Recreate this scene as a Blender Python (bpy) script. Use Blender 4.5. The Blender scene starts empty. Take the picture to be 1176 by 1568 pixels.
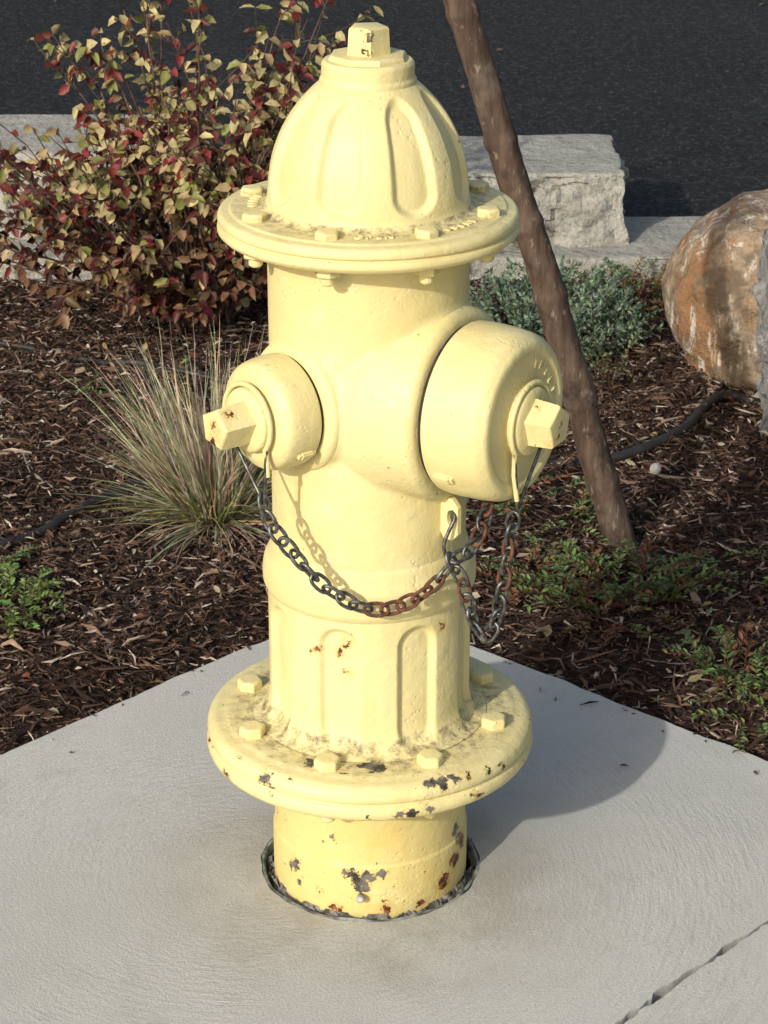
import bpy, bmesh, math, random
import numpy as np
from mathutils import Vector, Matrix, noise
from mathutils.geometry import tessellate_polygon
random.seed(7); rng=np.random.default_rng(7)
S=bpy.context.scene
R=math.radians
# ---------------------------------------------------------------- helpers
def link(o,parent=None):
    S.collection.objects.link(o)
    if parent: o.parent=parent
    return o
def mkobj(name,verts,faces,mats=(),parent=None,smooth=True,angle=35,mi=None,cols=None,sharp=True):
    me=bpy.data.meshes.new(name)
    me.from_pydata([tuple(v) for v in verts],[],[tuple(int(i) for i in f) for f in faces])
    for m in mats: me.materials.append(m)
    if mi is not None: me.polygons.foreach_set('material_index',np.array(mi,dtype=np.int32))
    if cols is not None:
        a=me.color_attributes.new('col','FLOAT_COLOR','POINT')
        c=np.ones((len(verts),4),dtype=np.float32); c[:,:3]=np.array(cols,dtype=np.float32)
        a.data.foreach_set('color',c.ravel())
    if smooth:
        me.polygons.foreach_set('use_smooth',np.ones(len(me.polygons),dtype=bool))
        if sharp:
            bm=bmesh.new(); bm.from_mesh(me)
            for e in bm.edges:
                if len(e.link_faces)==2 and e.calc_face_angle(0)>R(angle): e.smooth=False
            bm.to_mesh(me); bm.free()
    me.update()
    return link(bpy.data.objects.new(name,me),parent)
def catmull(P,n):
    P=[np.array(p,float) for p in P]; P=[2*P[0]-P[1]]+P+[2*P[-1]-P[-2]]
    out=[]
    for i in range(1,len(P)-2):
        for k in range(n):
            t=k/n
            out.append(.5*((2*P[i])+(-P[i-1]+P[i+1])*t+(2*P[i-1]-5*P[i]+4*P[i+1]-P[i+2])*t*t+(-P[i-1]+3*P[i]-3*P[i+1]+P[i+2])*t**3))
    out.append(P[-2]); return np.array(out)
def rnd_profile(pts,rad,n=4):
    out=[pts[0]]
    for i in range(1,len(pts)-1):
        a,b,c=[np.array(p,float) for p in (pts[i-1],pts[i],pts[i+1])]
        la,lc=np.linalg.norm(a-b),np.linalg.norm(c-b)
        r=min(rad,la*.45,lc*.45)
        p=b+(a-b)/la*r; q=b+(c-b)/lc*r
        for k in range(n+1):
            t=k/n; out.append(tuple((1-t)**2*p+2*t*(1-t)*b+t*t*q))
    out.append(pts[-1]); return out
def lathe(prof,seg=96,axis=None,org=(0,0,0),rot=0.0,cap0=False,cap1=False,disp=None):
    V=[];F=[];prof=[tuple(p) for p in prof]
    n=len(prof)
    for j,(r,z) in enumerate(prof):
        if disp:
            a=prof[max(0,j-1)];b=prof[min(n-1,j+1)]
            t=np.array([b[0]-a[0],b[1]-a[1]]); t/=max(np.linalg.norm(t),1e-9)
            nr,nz=(-t[1],t[0])
            if nr<0: nr,nz=-nr,-nz
        for i in range(seg):
            th=rot+2*math.pi*i/seg
            rr,zz=r,z
            if disp:
                d=disp(math.atan2(math.cos(th),-math.sin(th)),z,r)
                rr-=d*nr; zz-=d*nz
            V.append(Vector((rr*math.cos(th),rr*math.sin(th),zz)))
    for j in range(n-1):
        for i in range(seg):
            k=(i+1)%seg
            F.append((j*seg+i,j*seg+k,(j+1)*seg+k,(j+1)*seg+i))
    if cap0: F.append(tuple(range(seg))[::-1])
    if cap1: F.append(tuple((n-1)*seg+i for i in range(seg)))
    if axis is not None:
        q=Vector(axis).normalized().to_track_quat('Z','Y')
        V=[q@v+Vector(org) for v in V]
    else: V=[v+Vector(org) for v in V]
    return V,F
def fixn(o):
    bm=bmesh.new(); bm.from_mesh(o.data); bmesh.ops.recalc_face_normals(bm,faces=bm.faces[:]); bm.to_mesh(o.data); bm.free(); return o
def tube(P,r,closed=False,seg=8,cap=True):
    P=[Vector(p) for p in P]; n=len(P); V=[];F=[]
    rr=r if hasattr(r,'__len__') else [r]*n
    T=[]
    for i in range(n):
        if closed: t=P[(i+1)%n]-P[i-1]
        else: t=P[min(n-1,i+1)]-P[max(0,i-1)]
        T.append(t.normalized())
    up=Vector((0,0,1)) if abs(T[0].z)<.9 else Vector((1,0,0))
    N=(up-T[0]*up.dot(T[0])).normalized()
    for i in range(n):
        N=(N-T[i]*N.dot(T[i])).normalized(); B=T[i].cross(N)
        for k in range(seg):
            a=2*math.pi*k/seg
            V.append(P[i]+(N*math.cos(a)+B*math.sin(a))*rr[i])
    m=n if closed else n-1
    for i in range(m):
        j=(i+1)%n
        for k in range(seg):
            l=(k+1)%seg
            F.append((i*seg+k,i*seg+l,j*seg+l,j*seg+k))
    if cap and not closed:
        F.append(tuple(range(seg))[::-1]); F.append(tuple((n-1)*seg+k for k in range(seg)))
    return V,F
class MB:
    def __init__(s): s.V=[];s.F=[];s.M=[];s.C=[]
    def add(s,V,F,m=0,c=None):
        o=len(s.V); s.V.extend(V); s.F.extend([tuple(i+o for i in f) for f in F]); s.M.extend([m]*len(F))
        s.C.extend([c if c is not None else (1,1,1)]*len(V))
    def obj(s,name,mats,parent=None,cols=False,**k):
        return mkobj(name,s.V,s.F,mats,parent,mi=s.M,cols=s.C if cols else None,**k)
def empty(name,loc=(0,0,0)):
    e=bpy.data.objects.new(name,None); e.location=loc; e.empty_display_size=.1; return link(e)
# ---------------------------------------------------------------- node helpers
class NT:
    def __init__(s,name):
        s.m=bpy.data.materials.new(name); s.m.use_nodes=True; s.t=s.m.node_tree; s.n=s.t.nodes; s.b=s.n['Principled BSDF']; s.out=s.n['Material Output']
        tc=s.n.new('ShaderNodeTexCoord'); s.P=tc.outputs['Object']
    def L(s,a,b): s.t.links.new(a,b)
    def setin(s,i,v):
        if isinstance(v,bpy.types.NodeSocket): s.L(v,i)
        else: i.default_value=v
    def noise(s,scale,detail=4,rough=.5,vec=None,dist=0,color=False):
        n=s.n.new('ShaderNodeTexNoise'); n.inputs['Scale'].default_value=scale; n.inputs['Detail'].default_value=detail; n.inputs['Roughness'].default_value=rough; n.inputs['Distortion'].default_value=dist
        s.L(vec or s.P,n.inputs['Vector']); return n.outputs['Color' if color else 'Fac']
    def vor(s,scale,feat='F1',out='Distance',vec=None,rand=1):
        n=s.n.new('ShaderNodeTexVoronoi'); n.feature=feat; n.inputs['Scale'].default_value=scale; n.inputs['Randomness'].default_value=rand
        s.L(vec or s.P,n.inputs['Vector']); return n.outputs[out]
    def math(s,op,a,b=0.0,clamp=False):
        n=s.n.new('ShaderNodeMath'); n.operation=op; n.use_clamp=clamp; s.setin(n.inputs[0],a); s.setin(n.inputs[1],b); return n.outputs[0]
    def vm(s,op,a,b=(0,0,0),out=0):
        n=s.n.new('ShaderNodeVectorMath'); n.operation=op; s.setin(n.inputs[0],a)
        if op=='SCALE': s.setin(n.inputs['Scale'],b)
        else: s.setin(n.inputs[1],b)
        return n.outputs['Value'] if out else n.outputs[0]
    def ramp(s,f,a,b,lo=0.,hi=1.):
        n=s.n.new('ShaderNodeMapRange'); n.clamp=True; n.interpolation_type='SMOOTHSTEP'
        s.L(f,n.inputs['Value']); n.inputs['From Min'].default_value=a; n.inputs['From Max'].default_value=b; n.inputs['To Min'].default_value=lo; n.inputs['To Max'].default_value=hi
        return n.outputs[0]
    def mix(s,f,a,b,mode='MIX'):
        n=s.n.new('ShaderNodeMix'); n.data_type='RGBA'; n.blend_type=mode; s.setin(n.inputs[0],f)
        for i,v in ((6,a),(7,b)):
            if isinstance(v,bpy.types.NodeSocket): s.L(v,n.inputs[i])
            else: n.inputs[i].default_value=(*v,1)
        return n.outputs[2]
    def xyz(s,v=None):
        n=s.n.new('ShaderNodeSeparateXYZ'); s.L(v or s.P,n.inputs[0]); return n.outputs
    def mapv(s,sc=(1,1,1),loc=(0,0,0),rot=(0,0,0)):
        n=s.n.new('ShaderNodeMapping'); s.L(s.P,n.inputs[0]); n.inputs['Scale'].default_value=sc; n.inputs['Location'].default_value=loc; n.inputs['Rotation'].default_value=rot; return n.outputs[0]
    def bump(s,h,strength,dist=.002,prev=None):
        n=s.n.new('ShaderNodeBump'); n.inputs['Strength'].default_value=strength; n.inputs['Distance'].default_value=dist; s.L(h,n.inputs['Height'])
        if prev is not None: s.L(prev,n.inputs['Normal'])
        return n.outputs[0]
    def done(s,col=None,rough=None,nrm=None,metal=None,spec=None):
        if col is not None:
            if isinstance(col,tuple): s.b.inputs['Base Color'].default_value=(*col,1)
            else: s.L(col,s.b.inputs['Base Color'])
        if rough is not None: s.setin(s.b.inputs['Roughness'],rough)
        if metal is not None: s.setin(s.b.inputs['Metallic'],metal)
        if spec is not None: s.b.inputs['Specular IOR Level'].default_value=spec
        if nrm is not None: s.L(nrm,s.b.inputs['Normal'])
        return s.m
# ---------------------------------------------------------------- materials
def on(azd,r,z,s): a=R(azd); return (r*math.sin(a),-r*math.cos(a),z,s)
def paint_mat(name,darkl=(),rustl=(),wear=False,dust=None,rough_cast=.1):
    t=NT(name); x,y,z=t.xyz()
    n1=t.noise(5,3,.6); n2=t.noise(28,4,.6)
    c=t.mix(t.ramp(n1,.35,.7),(.665,.585,.290),(.625,.535,.240))
    if wear:
        c=t.mix(t.ramp(z,.155,.11),c,(.60,.50,.20))
        c=t.mix(t.math('MULTIPLY',t.ramp(z,.155,.11),t.ramp(t.noise(16,4,.7),.50,.66,0,.55)),c,(.60,.45,.13))
    c=t.mix(t.ramp(n2,.52,.75,0,.4),c,(.68,.63,.39))
    c=t.mix(t.ramp(t.noise(60,4,.75),.56,.76,0,.3),c,(.50,.41,.20))
    if dust:
        rad=t.vm('LENGTH',t.mapv((1,1,0)),(0,0,0),1)
        za,zb,w,r0,r1,amt=dust
        led=t.math('MULTIPLY',t.math('MULTIPLY',t.ramp(z,za-w,za),t.ramp(z,zb+w,zb)),t.ramp(rad,r0,r1))
        nn=t.noise(75,6,.8)
        dirt=t.math('MULTIPLY',led,t.ramp(nn,.42,.62))
        c=t.mix(t.math('MULTIPLY',dirt,amt),c,(.17,.13,.08))
        c=t.mix(t.math('MULTIPLY',t.math('MULTIPLY',led,t.math('GREATER_THAN',nn,.625)),.85),c,(.05,.04,.025))
    streak=t.noise(1,4,.6,vec=t.mapv((30,30,3)))
    c=t.mix(t.ramp(streak,.55,.8,0,.35),c,(.44,.34,.14))
    allc=None
    if darkl or rustl or wear:
        nz=t.vm('SUBTRACT',t.noise(80,5,.75,color=True),(.5,.5,.5))
        Pn=t.vm('ADD',t.P,t.vm('SCALE',nz,.034))
        def chipset(lst):
            acc=None
            for (px,py,pz,r) in lst:
                d=t.math('SUBTRACT',t.vm('DISTANCE',Pn,(px,py,pz),1),r)
                acc=d if acc is None else t.math('MINIMUM',acc,d)
            return acc
        if darkl:
            dd=chipset(darkl)
            if wear:
                g=t.math('MULTIPLY',t.math('SUBTRACT',.66,t.noise(52,5,.75)),.12)
                g=t.math('ADD',g,t.ramp(z,.165,.2,0,.02))
                dd=t.math('MINIMUM',dd,g)
            halo=t.math('LESS_THAN',dd,.0018)
            c=t.mix(t.math('MULTIPLY',halo,.7),c,(.54,.42,.15))
            dark=t.math('LESS_THAN',dd,0)
            metal=t.mix(t.ramp(t.noise(70,3),.4,.62),(.03,.027,.022),(.15,.14,.12))
            c=t.mix(dark,c,metal); allc=dark
        if rustl:
            rd=chipset(rustl)
            hr=t.ramp(rd,.007,.0,0,.45)
            c=t.mix(hr,c,(.46,.27,.09))
            rust=t.math('LESS_THAN',rd,0)
            c=t.mix(rust,c,t.mix(t.ramp(t.noise(140,3),.4,.6),(.06,.018,.009),(.24,.09,.03)))
            allc=rust if allc is None else t.math('MAXIMUM',allc,rust)
    spots=t.math('GREATER_THAN',t.noise(135,2,.5),.77)
    c=t.mix(t.math('MULTIPLY',spots,.8),c,(.12,.07,.035))
    b=None
    if allc is not None: b=t.bump(t.math('MULTIPLY',allc,-1),1.,.001)
    reg=t.ramp(t.noise(14,2),.48,.64,rough_cast,1)
    pitv=t.math('MULTIPLY',t.ramp(t.vor(135),.05,.33),reg)
    h=t.math('ADD',t.math('MULTIPLY',pitv,.38),t.math('ADD',t.noise(48,3,.6),t.math('MULTIPLY',t.noise(13,2,.5),1.6)))
    b=t.bump(h,.55,.0026,b)
    b=t.bump(t.noise(230,2,.6),.35,.0010,b)
    ro=t.ramp(n2,.3,.7,.45,.62)
    return t.done(c,ro,b,spec=.36)
PAINT=paint_mat('pale_yellow_paint',rough_cast=.12)
base_dark=[on(-9,.106,.050,.006),on(-12,.106,.050,.006),on(-6,.106,.043,.007),on(-4,.106,.034,.006),on(0,.106,.048,.006),on(5,.106,.049,.005),on(10,.106,.050,.003),on(-50,.107,.038,.007),on(-47,.107,.046,.004),on(-44,.108,.022,.004),on(-30,.107,.02,.003),on(-22,.106,.09,.003),
    on(-12,.106,.12,.005),on(-4,.106,.122,.004),on(-38,.175,.186,.007),on(-35,.178,.178,.005),on(-21,.125,.198,.009),on(-26,.14,.198,.008),on(-2,.133,.198,.008),on(4,.137,.198,.008),on(-10,.15,.198,.003),on(1,.145,.198,.004),
    on(22,.172,.191,.007),on(26,.172,.191,.007),on(31,.172,.191,.005),on(20,.177,.168,.006),on(14,.178,.164,.007),on(10,.178,.163,.005),on(45,.172,.188,.005),on(52,.176,.18,.005),on(-75,.178,.178,.003),on(-60,.178,.165,.003),on(-52,.172,.193,.003),on(-28,.172,.193,.002),on(38,.178,.17,.003),on(62,.106,.07,.006),on(66,.106,.055,.006)]
base_rust=[on(60,.107,.035,.009),on(48,.107,.02,.009),on(10,.107,.004,.006),on(-20,.107,.003,.005),on(-58,.178,.163,.004),on(40,.178,.163,.004),on(-80,.176,.175,.004),on(30,.107,.006,.005),on(70,.107,.05,.008),on(36,.174,.191,.003)]
PAINT_BASE=paint_mat('worn_yellow_paint',base_dark,base_rust,True,(.194,.212,.003,.176,.118,.85))
PAINT_LOW=paint_mat('yellow_paint_rust_spots',(),[on(-31,.1085,.313,.0035),on(-18,.1015,.310,.0035),on(-13,.1015,.322,.0042),on(-14,.1015,.288,.003),on(44,.1085,.332,.003)],False,(.194,.212,.003,.174,.105,.8))
PAINT_NUT=paint_mat('yellow_paint_nuts',[(-.006,-.0205,.925,.005),(-.012,-.015,.936,.004),(.012,-.018,.938,.003),(-.004,-.019,.915,.004),(.0,-.019,.931,.004)],
    [(-.135,-.128,.588,.005),(-.15,-.128,.555,.006),(-.150,-.130,.572,.004),(-.142,-.13,.567,.004),(.183,-.125,.562,.004),(.180,-.128,.555,.004),(.187,-.118,.573,.003),(.165,-.118,.592,.003)])
PAINT_TOP=paint_mat('yellow_paint_bonnet',(),(),False,(.755,.7648,.002,.150,.102,.85),.3)
def simple(name,c1,c2,scale,rough,bs=.4,bd=.001,metal=0,bscale=None,detail=4):
    t=NT(name); c=t.mix(t.ramp(t.noise(scale,detail,.6),.35,.65),c1,c2)
    return t.done(c,rough,t.bump(t.noise(bscale or scale*2,4,.6),bs,bd),metal=metal)
STEEL=simple('weathered_steel',(.06,.062,.062),(.18,.185,.18),160,.45,.4,.0005,.8)
RUST=simple('rusty_iron',(.05,.018,.011),(.14,.055,.025),150,.85,.6,.0008)
BLACKGAP=simple('dark_gap',(.012,.011,.01),(.03,.028,.025),80,.8)  # near-black colour for the narrow gap behind each cap
RUBBER=simple('black_poly_tube',(.010,.010,.010),(.025,.023,.021),30,.6)
def concrete_mat():
    t=NT('broom_finished_concrete')
    c=t.mix(t.ramp(t.noise(2.2,4,.6),.3,.7),(.445,.443,.405),(.525,.523,.483))
    c=t.mix(t.ramp(t.noise(330,3,.75),.40,.66,0,.55),c,(.34,.335,.305))
    c=t.mix(t.ramp(t.noise(620,2,.7),.58,.72,0,.55),c,(.66,.655,.62))
    c=t.mix(t.ramp(t.noise(11,5,.75),.52,.68,0,.42),c,(.37,.365,.33))
    c=t.mix(t.ramp(t.vor(38),.05,.03,0,.6),c,(.20,.19,.17))
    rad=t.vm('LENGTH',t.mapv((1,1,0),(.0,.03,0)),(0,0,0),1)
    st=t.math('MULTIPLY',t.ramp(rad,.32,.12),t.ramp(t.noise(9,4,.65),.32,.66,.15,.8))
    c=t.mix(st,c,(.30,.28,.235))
    w=t.n.new('ShaderNodeTexWave'); w.wave_type='RINGS'; w.rings_direction='SPHERICAL'
    w.inputs['Scale'].default_value=26; w.inputs['Distortion'].default_value=11; w.inputs['Detail'].default_value=4; w.inputs['Detail Scale'].default_value=1.6; w.inputs['Detail Roughness'].default_value=.7
    t.L(t.mapv((1,1,0),(.13,.02,0)),w.inputs['Vector'])
    v=t.vm('ADD',t.P,(.13,.02,0)); xx,yy,zz=t.xyz(v)
    ang=t.math('ARCTAN2',yy,xx); rr=t.math('SQRT',t.math('ADD',t.math('MULTIPLY',xx,xx),t.math('MULTIPLY',yy,yy)))
    cb=t.n.new('ShaderNodeCombineXYZ'); t.L(t.math('MULTIPLY',rr,240),cb.inputs[0]); t.L(t.math('MULTIPLY',ang,9),cb.inputs[1])
    broom=t.noise(1,3,.65,vec=cb.outputs[0])
    msk=t.ramp(t.noise(4.0,3),.38,.62,.15,1)
    c=t.mix(t.math('MULTIPLY',t.ramp(broom,.46,.64),t.math('MULTIPLY',msk,.45)),c,(.35,.345,.315))
    h=t.math('MULTIPLY',t.math('ADD',t.math('MULTIPLY',w.outputs['Fac'],.25),broom),msk)
    b=t.bump(h,.55,.0017)
    b=t.bump(t.noise(330,4,.75),.7,.0014,b)
    return t.done(c,.9,b,spec=.2)
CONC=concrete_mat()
def asphalt_mat():
    t=NT('asphalt')
    c=t.mix(t.ramp(t.noise(.9,4,.65),.35,.65),(.016,.0165,.0175),(.025,.0255,.0265))
    c=t.mix(t.ramp(t.noise(60,3,.9),.50,.62,0,.9),c,(.080,.080,.079))
    c=t.mix(t.ramp(t.noise(90,2,.9,vec=t.mapv((1,1,1),(3,1,0))),.55,.44,0,.85),c,(.005,.005,.0055))
    c=t.mix(t.ramp(t.vor(30),.12,.06,0,.8),c,(.17,.165,.155))
    b=t.bump(t.noise(75,3,.9),1,.02)
    return t.done(c,.85,b,spec=.2)
ASPH=asphalt_mat()
def soil_mat():
    t=NT('dark_soil_mulch')
    v=t.noise(1,4,.7,vec=t.mapv((60,140,60),rot=(0,0,.6)))
    c=t.mix(t.ramp(v,.35,.7),(.014,.009,.007),(.06,.036,.025))
    b=t.bump(t.noise(60,4,.75),1,.01)
    return t.done(c,.95,b,spec=.15)
SOIL=soil_mat()
def stone_mat(name,a,b_,dk,sc=1.0):
    t=NT(name)
    c=t.mix(t.ramp(t.noise(9*sc,5,.65),.3,.7),a,b_)
    c=t.mix(t.ramp(t.noise(60*sc,4,.75),.48,.68,0,.75),c,dk)
    c=t.mix(t.ramp(t.noise(200,3,.7),.6,.72,0,.5),c,(.50,.49,.45))
    b=t.bump(t.noise(30*sc,5,.75),1,.016); b=t.bump(t.noise(220,3,.7),.5,.0015,b)
    return t.done(c,.9,b,spec=.2)
STONE=stone_mat('split_face_stone',(.31,.305,.27),(.41,.40,.355),(.20,.19,.165))
GRAN=stone_mat('grey_granite',(.21,.215,.205),(.33,.325,.305),(.10,.10,.095),1.6)
def boulder_mat():
    t=NT('tan_river_boulder')
    c=t.mix(t.ramp(t.noise(5,5,.65,dist=.6),.35,.65),(.30,.22,.14),(.21,.17,.12))
    c=t.mix(t.ramp(t.noise(1,4,.6,vec=t.mapv((13,9,3.0),rot=(.2,.15,0)),dist=1.0),.49,.56,0,.85),c,(.23,.11,.045))
    c=t.mix(t.ramp(t.noise(1,5,.7,vec=t.mapv((44,26,7),rot=(.1,.40,0)),dist=.8),.54,.60,0,.9),c,(.47,.43,.36))
    c=t.mix(t.ramp(t.noise(4.2,5,.75),.51,.59,0,.8),c,(.10,.078,.055))
    c=t.mix(t.ramp(t.noise(90,3,.75),.48,.64,0,.6),c,(.13,.105,.075))
    b=t.bump(t.noise(18,5,.65),.9,.02); b=t.bump(t.noise(120,3,.7),.6,.003,b)
    return t.done(c,.8,b,spec=.25)
def bark_mat():
    t=NT('stake_bark')
    v=t.noise(1,5,.65,vec=t.mapv((60,60,9)))
    c=t.mix(t.ramp(v,.35,.68),(.055,.036,.025),(.115,.078,.055))
    c=t.mix(t.ramp(t.noise(1,4,.6,vec=t.mapv((130,130,40))),.60,.70,0,.7),c,(.25,.20,.16))
    c=t.mix(t.ramp(t.noise(16,4,.75),.53,.68,0,.75),c,(.028,.02,.016))
    c=t.mix(t.ramp(t.noise(9,4,.7),.56,.7,0,.5),c,(.14,.115,.09))
    b=t.bump(v,.8,.004); b=t.bump(t.noise(110,4,.7),.6,.002,b)
    return t.done(c,.8,b,spec=.25)
def attr_mat(name,rough=.6,transl=0.,spec=.3):
    t=NT(name); a=t.n.new('ShaderNodeAttribute'); a.attribute_name='col'
    c=t.mix(t.ramp(t.noise(90,2,.6),.3,.7,0,.35),a.outputs['Color'],(.02,.012,.008))
    m=t.done(c,rough,spec=spec)
    if transl:
        tr=t.n.new('ShaderNodeBsdfTranslucent'); t.L(c,tr.inputs['Color']); mx=t.n.new('ShaderNodeMixShader'); mx.inputs[0].default_value=transl
        t.L(t.b.outputs[0],mx.inputs[1]); t.L(tr.outputs[0],mx.inputs[2]); t.L(mx.outputs[0],t.out.inputs['Surface'])
    return m
CHIPM=attr_mat('bark_mulch_chips',.85,0,.2)
LEAFM=attr_mat('leaf_surface',.5,.25,.35)
GRASSM=attr_mat('grass_blades',.6,.2,.25)
# ---------------------------------------------------------------- terrain
def smooth(a,b,x):
    t=np.clip((x-a)/(b-a),0,1); return t*t*(3-2*t)
C0=np.array([-.025,.68]); dL=np.array([-.70,-.716]); dR=np.array([.745,-.668])
dL/=np.linalg.norm(dL); dR/=np.linalg.norm(dR)
def slab_dist(x,y):
    nL=np.array([-dL[1],dL[0]])
    if nL@np.array([0,-1])>0: nL=-nL
    nR=np.array([-dR[1],dR[0]])
    if nR@np.array([0,-1])>0: nR=-nR
    return np.maximum((x-C0[0])*nL[0]+(y-C0[1])*nL[1],(x-C0[0])*nR[0]+(y-C0[1])*nR[1])
def hgt(x,y):
    h=.010*np.sin(7.3*x+1.1)*np.cos(5.9*y+.4)+.007*np.sin(17*x+3*y)*np.sin(13*y-4*x+1)+.004*np.sin(41*x-9*y)*np.cos(37*y+5*x)
    d=slab_dist(x,y)
    k=smooth(0,.12,d)*(1-smooth(2.0,2.2,y))*(1-smooth(3,4,np.abs(x)))
    base=-.012*(1-smooth(0,.1,d))
    return -.014+base*1.0+(h+.012)*k
def axisc(lo,hi,step,far):
    a=list(np.arange(lo,hi+1e-6,step)); s=step; x=hi
    out=[]
    while x<far: s*=1.35; x+=s; out.append(x)
    l=[];x=lo;s=step
    while x>-far: s*=1.35; x-=s; l.append(x)
    return np.array(l[::-1]+a+out)
xs=axisc(-2.4,2.4,.03,400); ys=axisc(-1.2,2.8,.03,400)
X,Y=np.meshgrid(xs,ys); Z=hgt(X,Y)
Z=np.where(slab_dist(X,Y)<-.02,-.05,Z)
V=np.stack([X.ravel(),Y.ravel(),Z.ravel()],1); nx=len(xs); ny=len(ys)
ii,jj=np.meshgrid(np.arange(nx-1),np.arange(ny-1)); b0=(jj*nx+ii).ravel()
F=np.stack([b0,b0+1,b0+nx+1,b0+nx],1)
mkobj('ground',V.tolist(),F.tolist(),[SOIL],sharp=False)
mkobj('asphalt_road',[(-60,2.44,-.006),(60,2.44,-.006),(60,9.5,-.006),(-60,9.5,-.006)],[(0,1,2,3)],[ASPH],smooth=False)
# ---------------------------------------------------------------- sidewalk
def prism(outer,holes,z0,z1):
    loops=[[Vector((p[0],p[1],0)) for p in l] for l in [outer]+holes]
    flat=[p for l in loops for p in l]; tris=tessellate_polygon(loops); n=len(flat)
    V=[(p.x,p.y,z1) for p in flat]+[(p.x,p.y,z0) for p in flat]
    F=[tuple(t) for t in tris]+[tuple(i+n for i in t[::-1]) for t in tris]
    o=0
    for l in loops:
        m=len(l)
        for i in range(m): F.append((o+i,o+(i+1)%m,n+o+(i+1)%m,n+o+i))
        o+=m
    return V,F
def wob(a,b,n,amp,seed,lo=-1,hi=1):
    r=np.random.default_rng(seed); a=np.array(a);b=np.array(b); d=b-a; L=np.linalg.norm(d); p=np.array([-d[1],d[0]])/L
    out=[]; v=0
    for i in range(n+1):
        v=np.clip(v*.8+r.normal()*amp+(r.random()<.07)*r.normal()*amp*4,lo,hi)
        out.append(a+d*i/n+p*(v if 0<i<n else 0))
    return out
Jp=C0+dR*.885
A0=C0; AR=Jp; AL=C0+dL*5
Jend=Jp+dL*5
j1=wob(Jp-dR*.0036,Jend-dR*.0036,620,.0016,1,-.0032,.0030); j2=wob(Jp+dR*.0026,Jend+dR*.0026,620,.0014,2,-.0022,.003)
eL=wob(A0,AL,300,.0009,3); eR=wob(A0,AR-dR*.0036,60,.0009,4)
outer=eR[:-1]+j1+eL[::-1][:-1]
hole=[((.1228+.0008*math.sin(9*a)+.0006*math.sin(23*a))*math.cos(a),(.1228+.0008*math.sin(9*a)+.0006*math.sin(23*a))*math.sin(a)) for a in np.linspace(0,2*math.pi,144,endpoint=False)]
V1,F1=prism(outer,[hole],-.1,0)
eR2=wob(Jp+dR*.0026,C0+dR*6,120,.0009,5)
outer2=eR2+[C0+dR*6+dL*5]+j2[::-1][:-1]
V2,F2=prism(outer2,[],-.1,0)
side=MB(); side.add(V1,F1); side.add(V2,F2)
sw=side.obj('concrete_sidewalk',[CONC],angle=30); fixn(sw)
bv=sw.modifiers.new('bev','BEVEL'); bv.width=.002; bv.segments=2; bv.limit_method='ANGLE'; bv.angle_limit=R(60); bv.use_clamp_overlap=True
# ---------------------------------------------------------------- HYDRANT
H=empty('fire_hydrant')
def part(name,prof,seg=96,mats=(PAINT,),**k):
    ang=k.pop('angle',35)
    V,F=lathe(prof,seg,**k); return fixn(mkobj(name,V,F,mats,H,angle=ang))
FL=[28+45*k for k in range(8)]
def dphi(phi):
    d=math.degrees(phi); return min(abs((d-f+180)%360-180) for f in FL)
def ss(a,b,x):
    t=min(1,max(0,(x-a)/(b-a))); return t*t*(3-2*t)
def dome_disp(phi,z,r):
    a=dphi(phi)/14.
    q=max(0,.792-z,z-.858)/.020
    d=math.hypot(a,q)
    return .0066*(1-ss(.70,1.08,d))
def low_disp(phi,z,r):
    a=dphi(phi)*math.pi/180*r
    q=max(0,.222-z,z-.318)
    d=math.hypot(a,q*1.0)
    return .0068*(1-ss(.0165,.0240,d))
dome=catmull([(.0445,.885),(.0490,.8825),(.0585,.874),(.0700,.8615),(.0805,.846),(.0885,.830),(.0950,.811),(.0985,.792),(.1000,.777),(.1012,.768),(.1045,.7625),(.110,.7605)],11)
part('bonnet',dome,420,disp=dome_disp,angle=60,mats=(PAINT_TOP,))
part('bonnet_collar',rnd_profile([(.0,.9055),(.043,.9055),(.0455,.902),(.0455,.890),(.0475,.887),(.0475,.881),(.044,.878)],.0015),96)
part('weather_shield',rnd_profile([(.0,.911),(.0375,.911),(.0395,.908),(.0395,.9050),(.03,.903)],.001),8,rot=.3)
part('operating_nut',rnd_profile([(.0,.9375),(.0185,.9375),(.0205,.9355),(.0222,.909)],.0008,2),5,rot=R(-72-18+8),cap0=True,mats=(PAINT_NUT,))
part('bonnet_flange',rnd_profile([(.095,.7605),(.137,.7605),(.139,.7585),(.1475,.7575),(.1505,.753),(.1500,.7480),(.1470,.7465),(.1470,.7450),(.1505,.7435),(.1512,.7385),(.1465,.7335),(.138,.7325),(.095,.7325)],.0022),144,mats=(PAINT_TOP,))
NZ=.57
dirP=Vector((.8387,-.5446,0)); dirA=Vector((-.7616,-.648,0)); dirB=Vector((.7616,.648,0))
ub=MB()
ub.add(*lathe([(.1018,.37),(.1018,.705),(.1035,.722),(.108,.7335)],96,cap0=True,cap1=True))
ub.add(*lathe([(.108,.02),(.108,.062),(.1015,.082),(.0985,.104)],96,axis=dirP,org=(0,0,NZ),cap0=True,cap1=True))
for d in (dirA,dirB):
    ub.add(*lathe([(.081,.02),(.081,.070),(.072,.082),(.0675,.096)],96,axis=d,org=(0,0,NZ),cap0=True,cap1=True))
o=ub.obj('upper_barrel',[PAINT],H); fixn(o)
rm=o.modifiers.new('r','REMESH'); rm.mode='VOXEL'; rm.voxel_size=.0023; rm.use_smooth_shade=True
sm=o.modifiers.new('s','SMOOTH'); sm.factor=.5; sm.iterations=14
pts=[(.1022*math.sin(R(a)),-.1022*math.cos(R(a)),.5735-.003*math.sin(a*.13)) for a in np.linspace(-30,20,40)]
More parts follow.
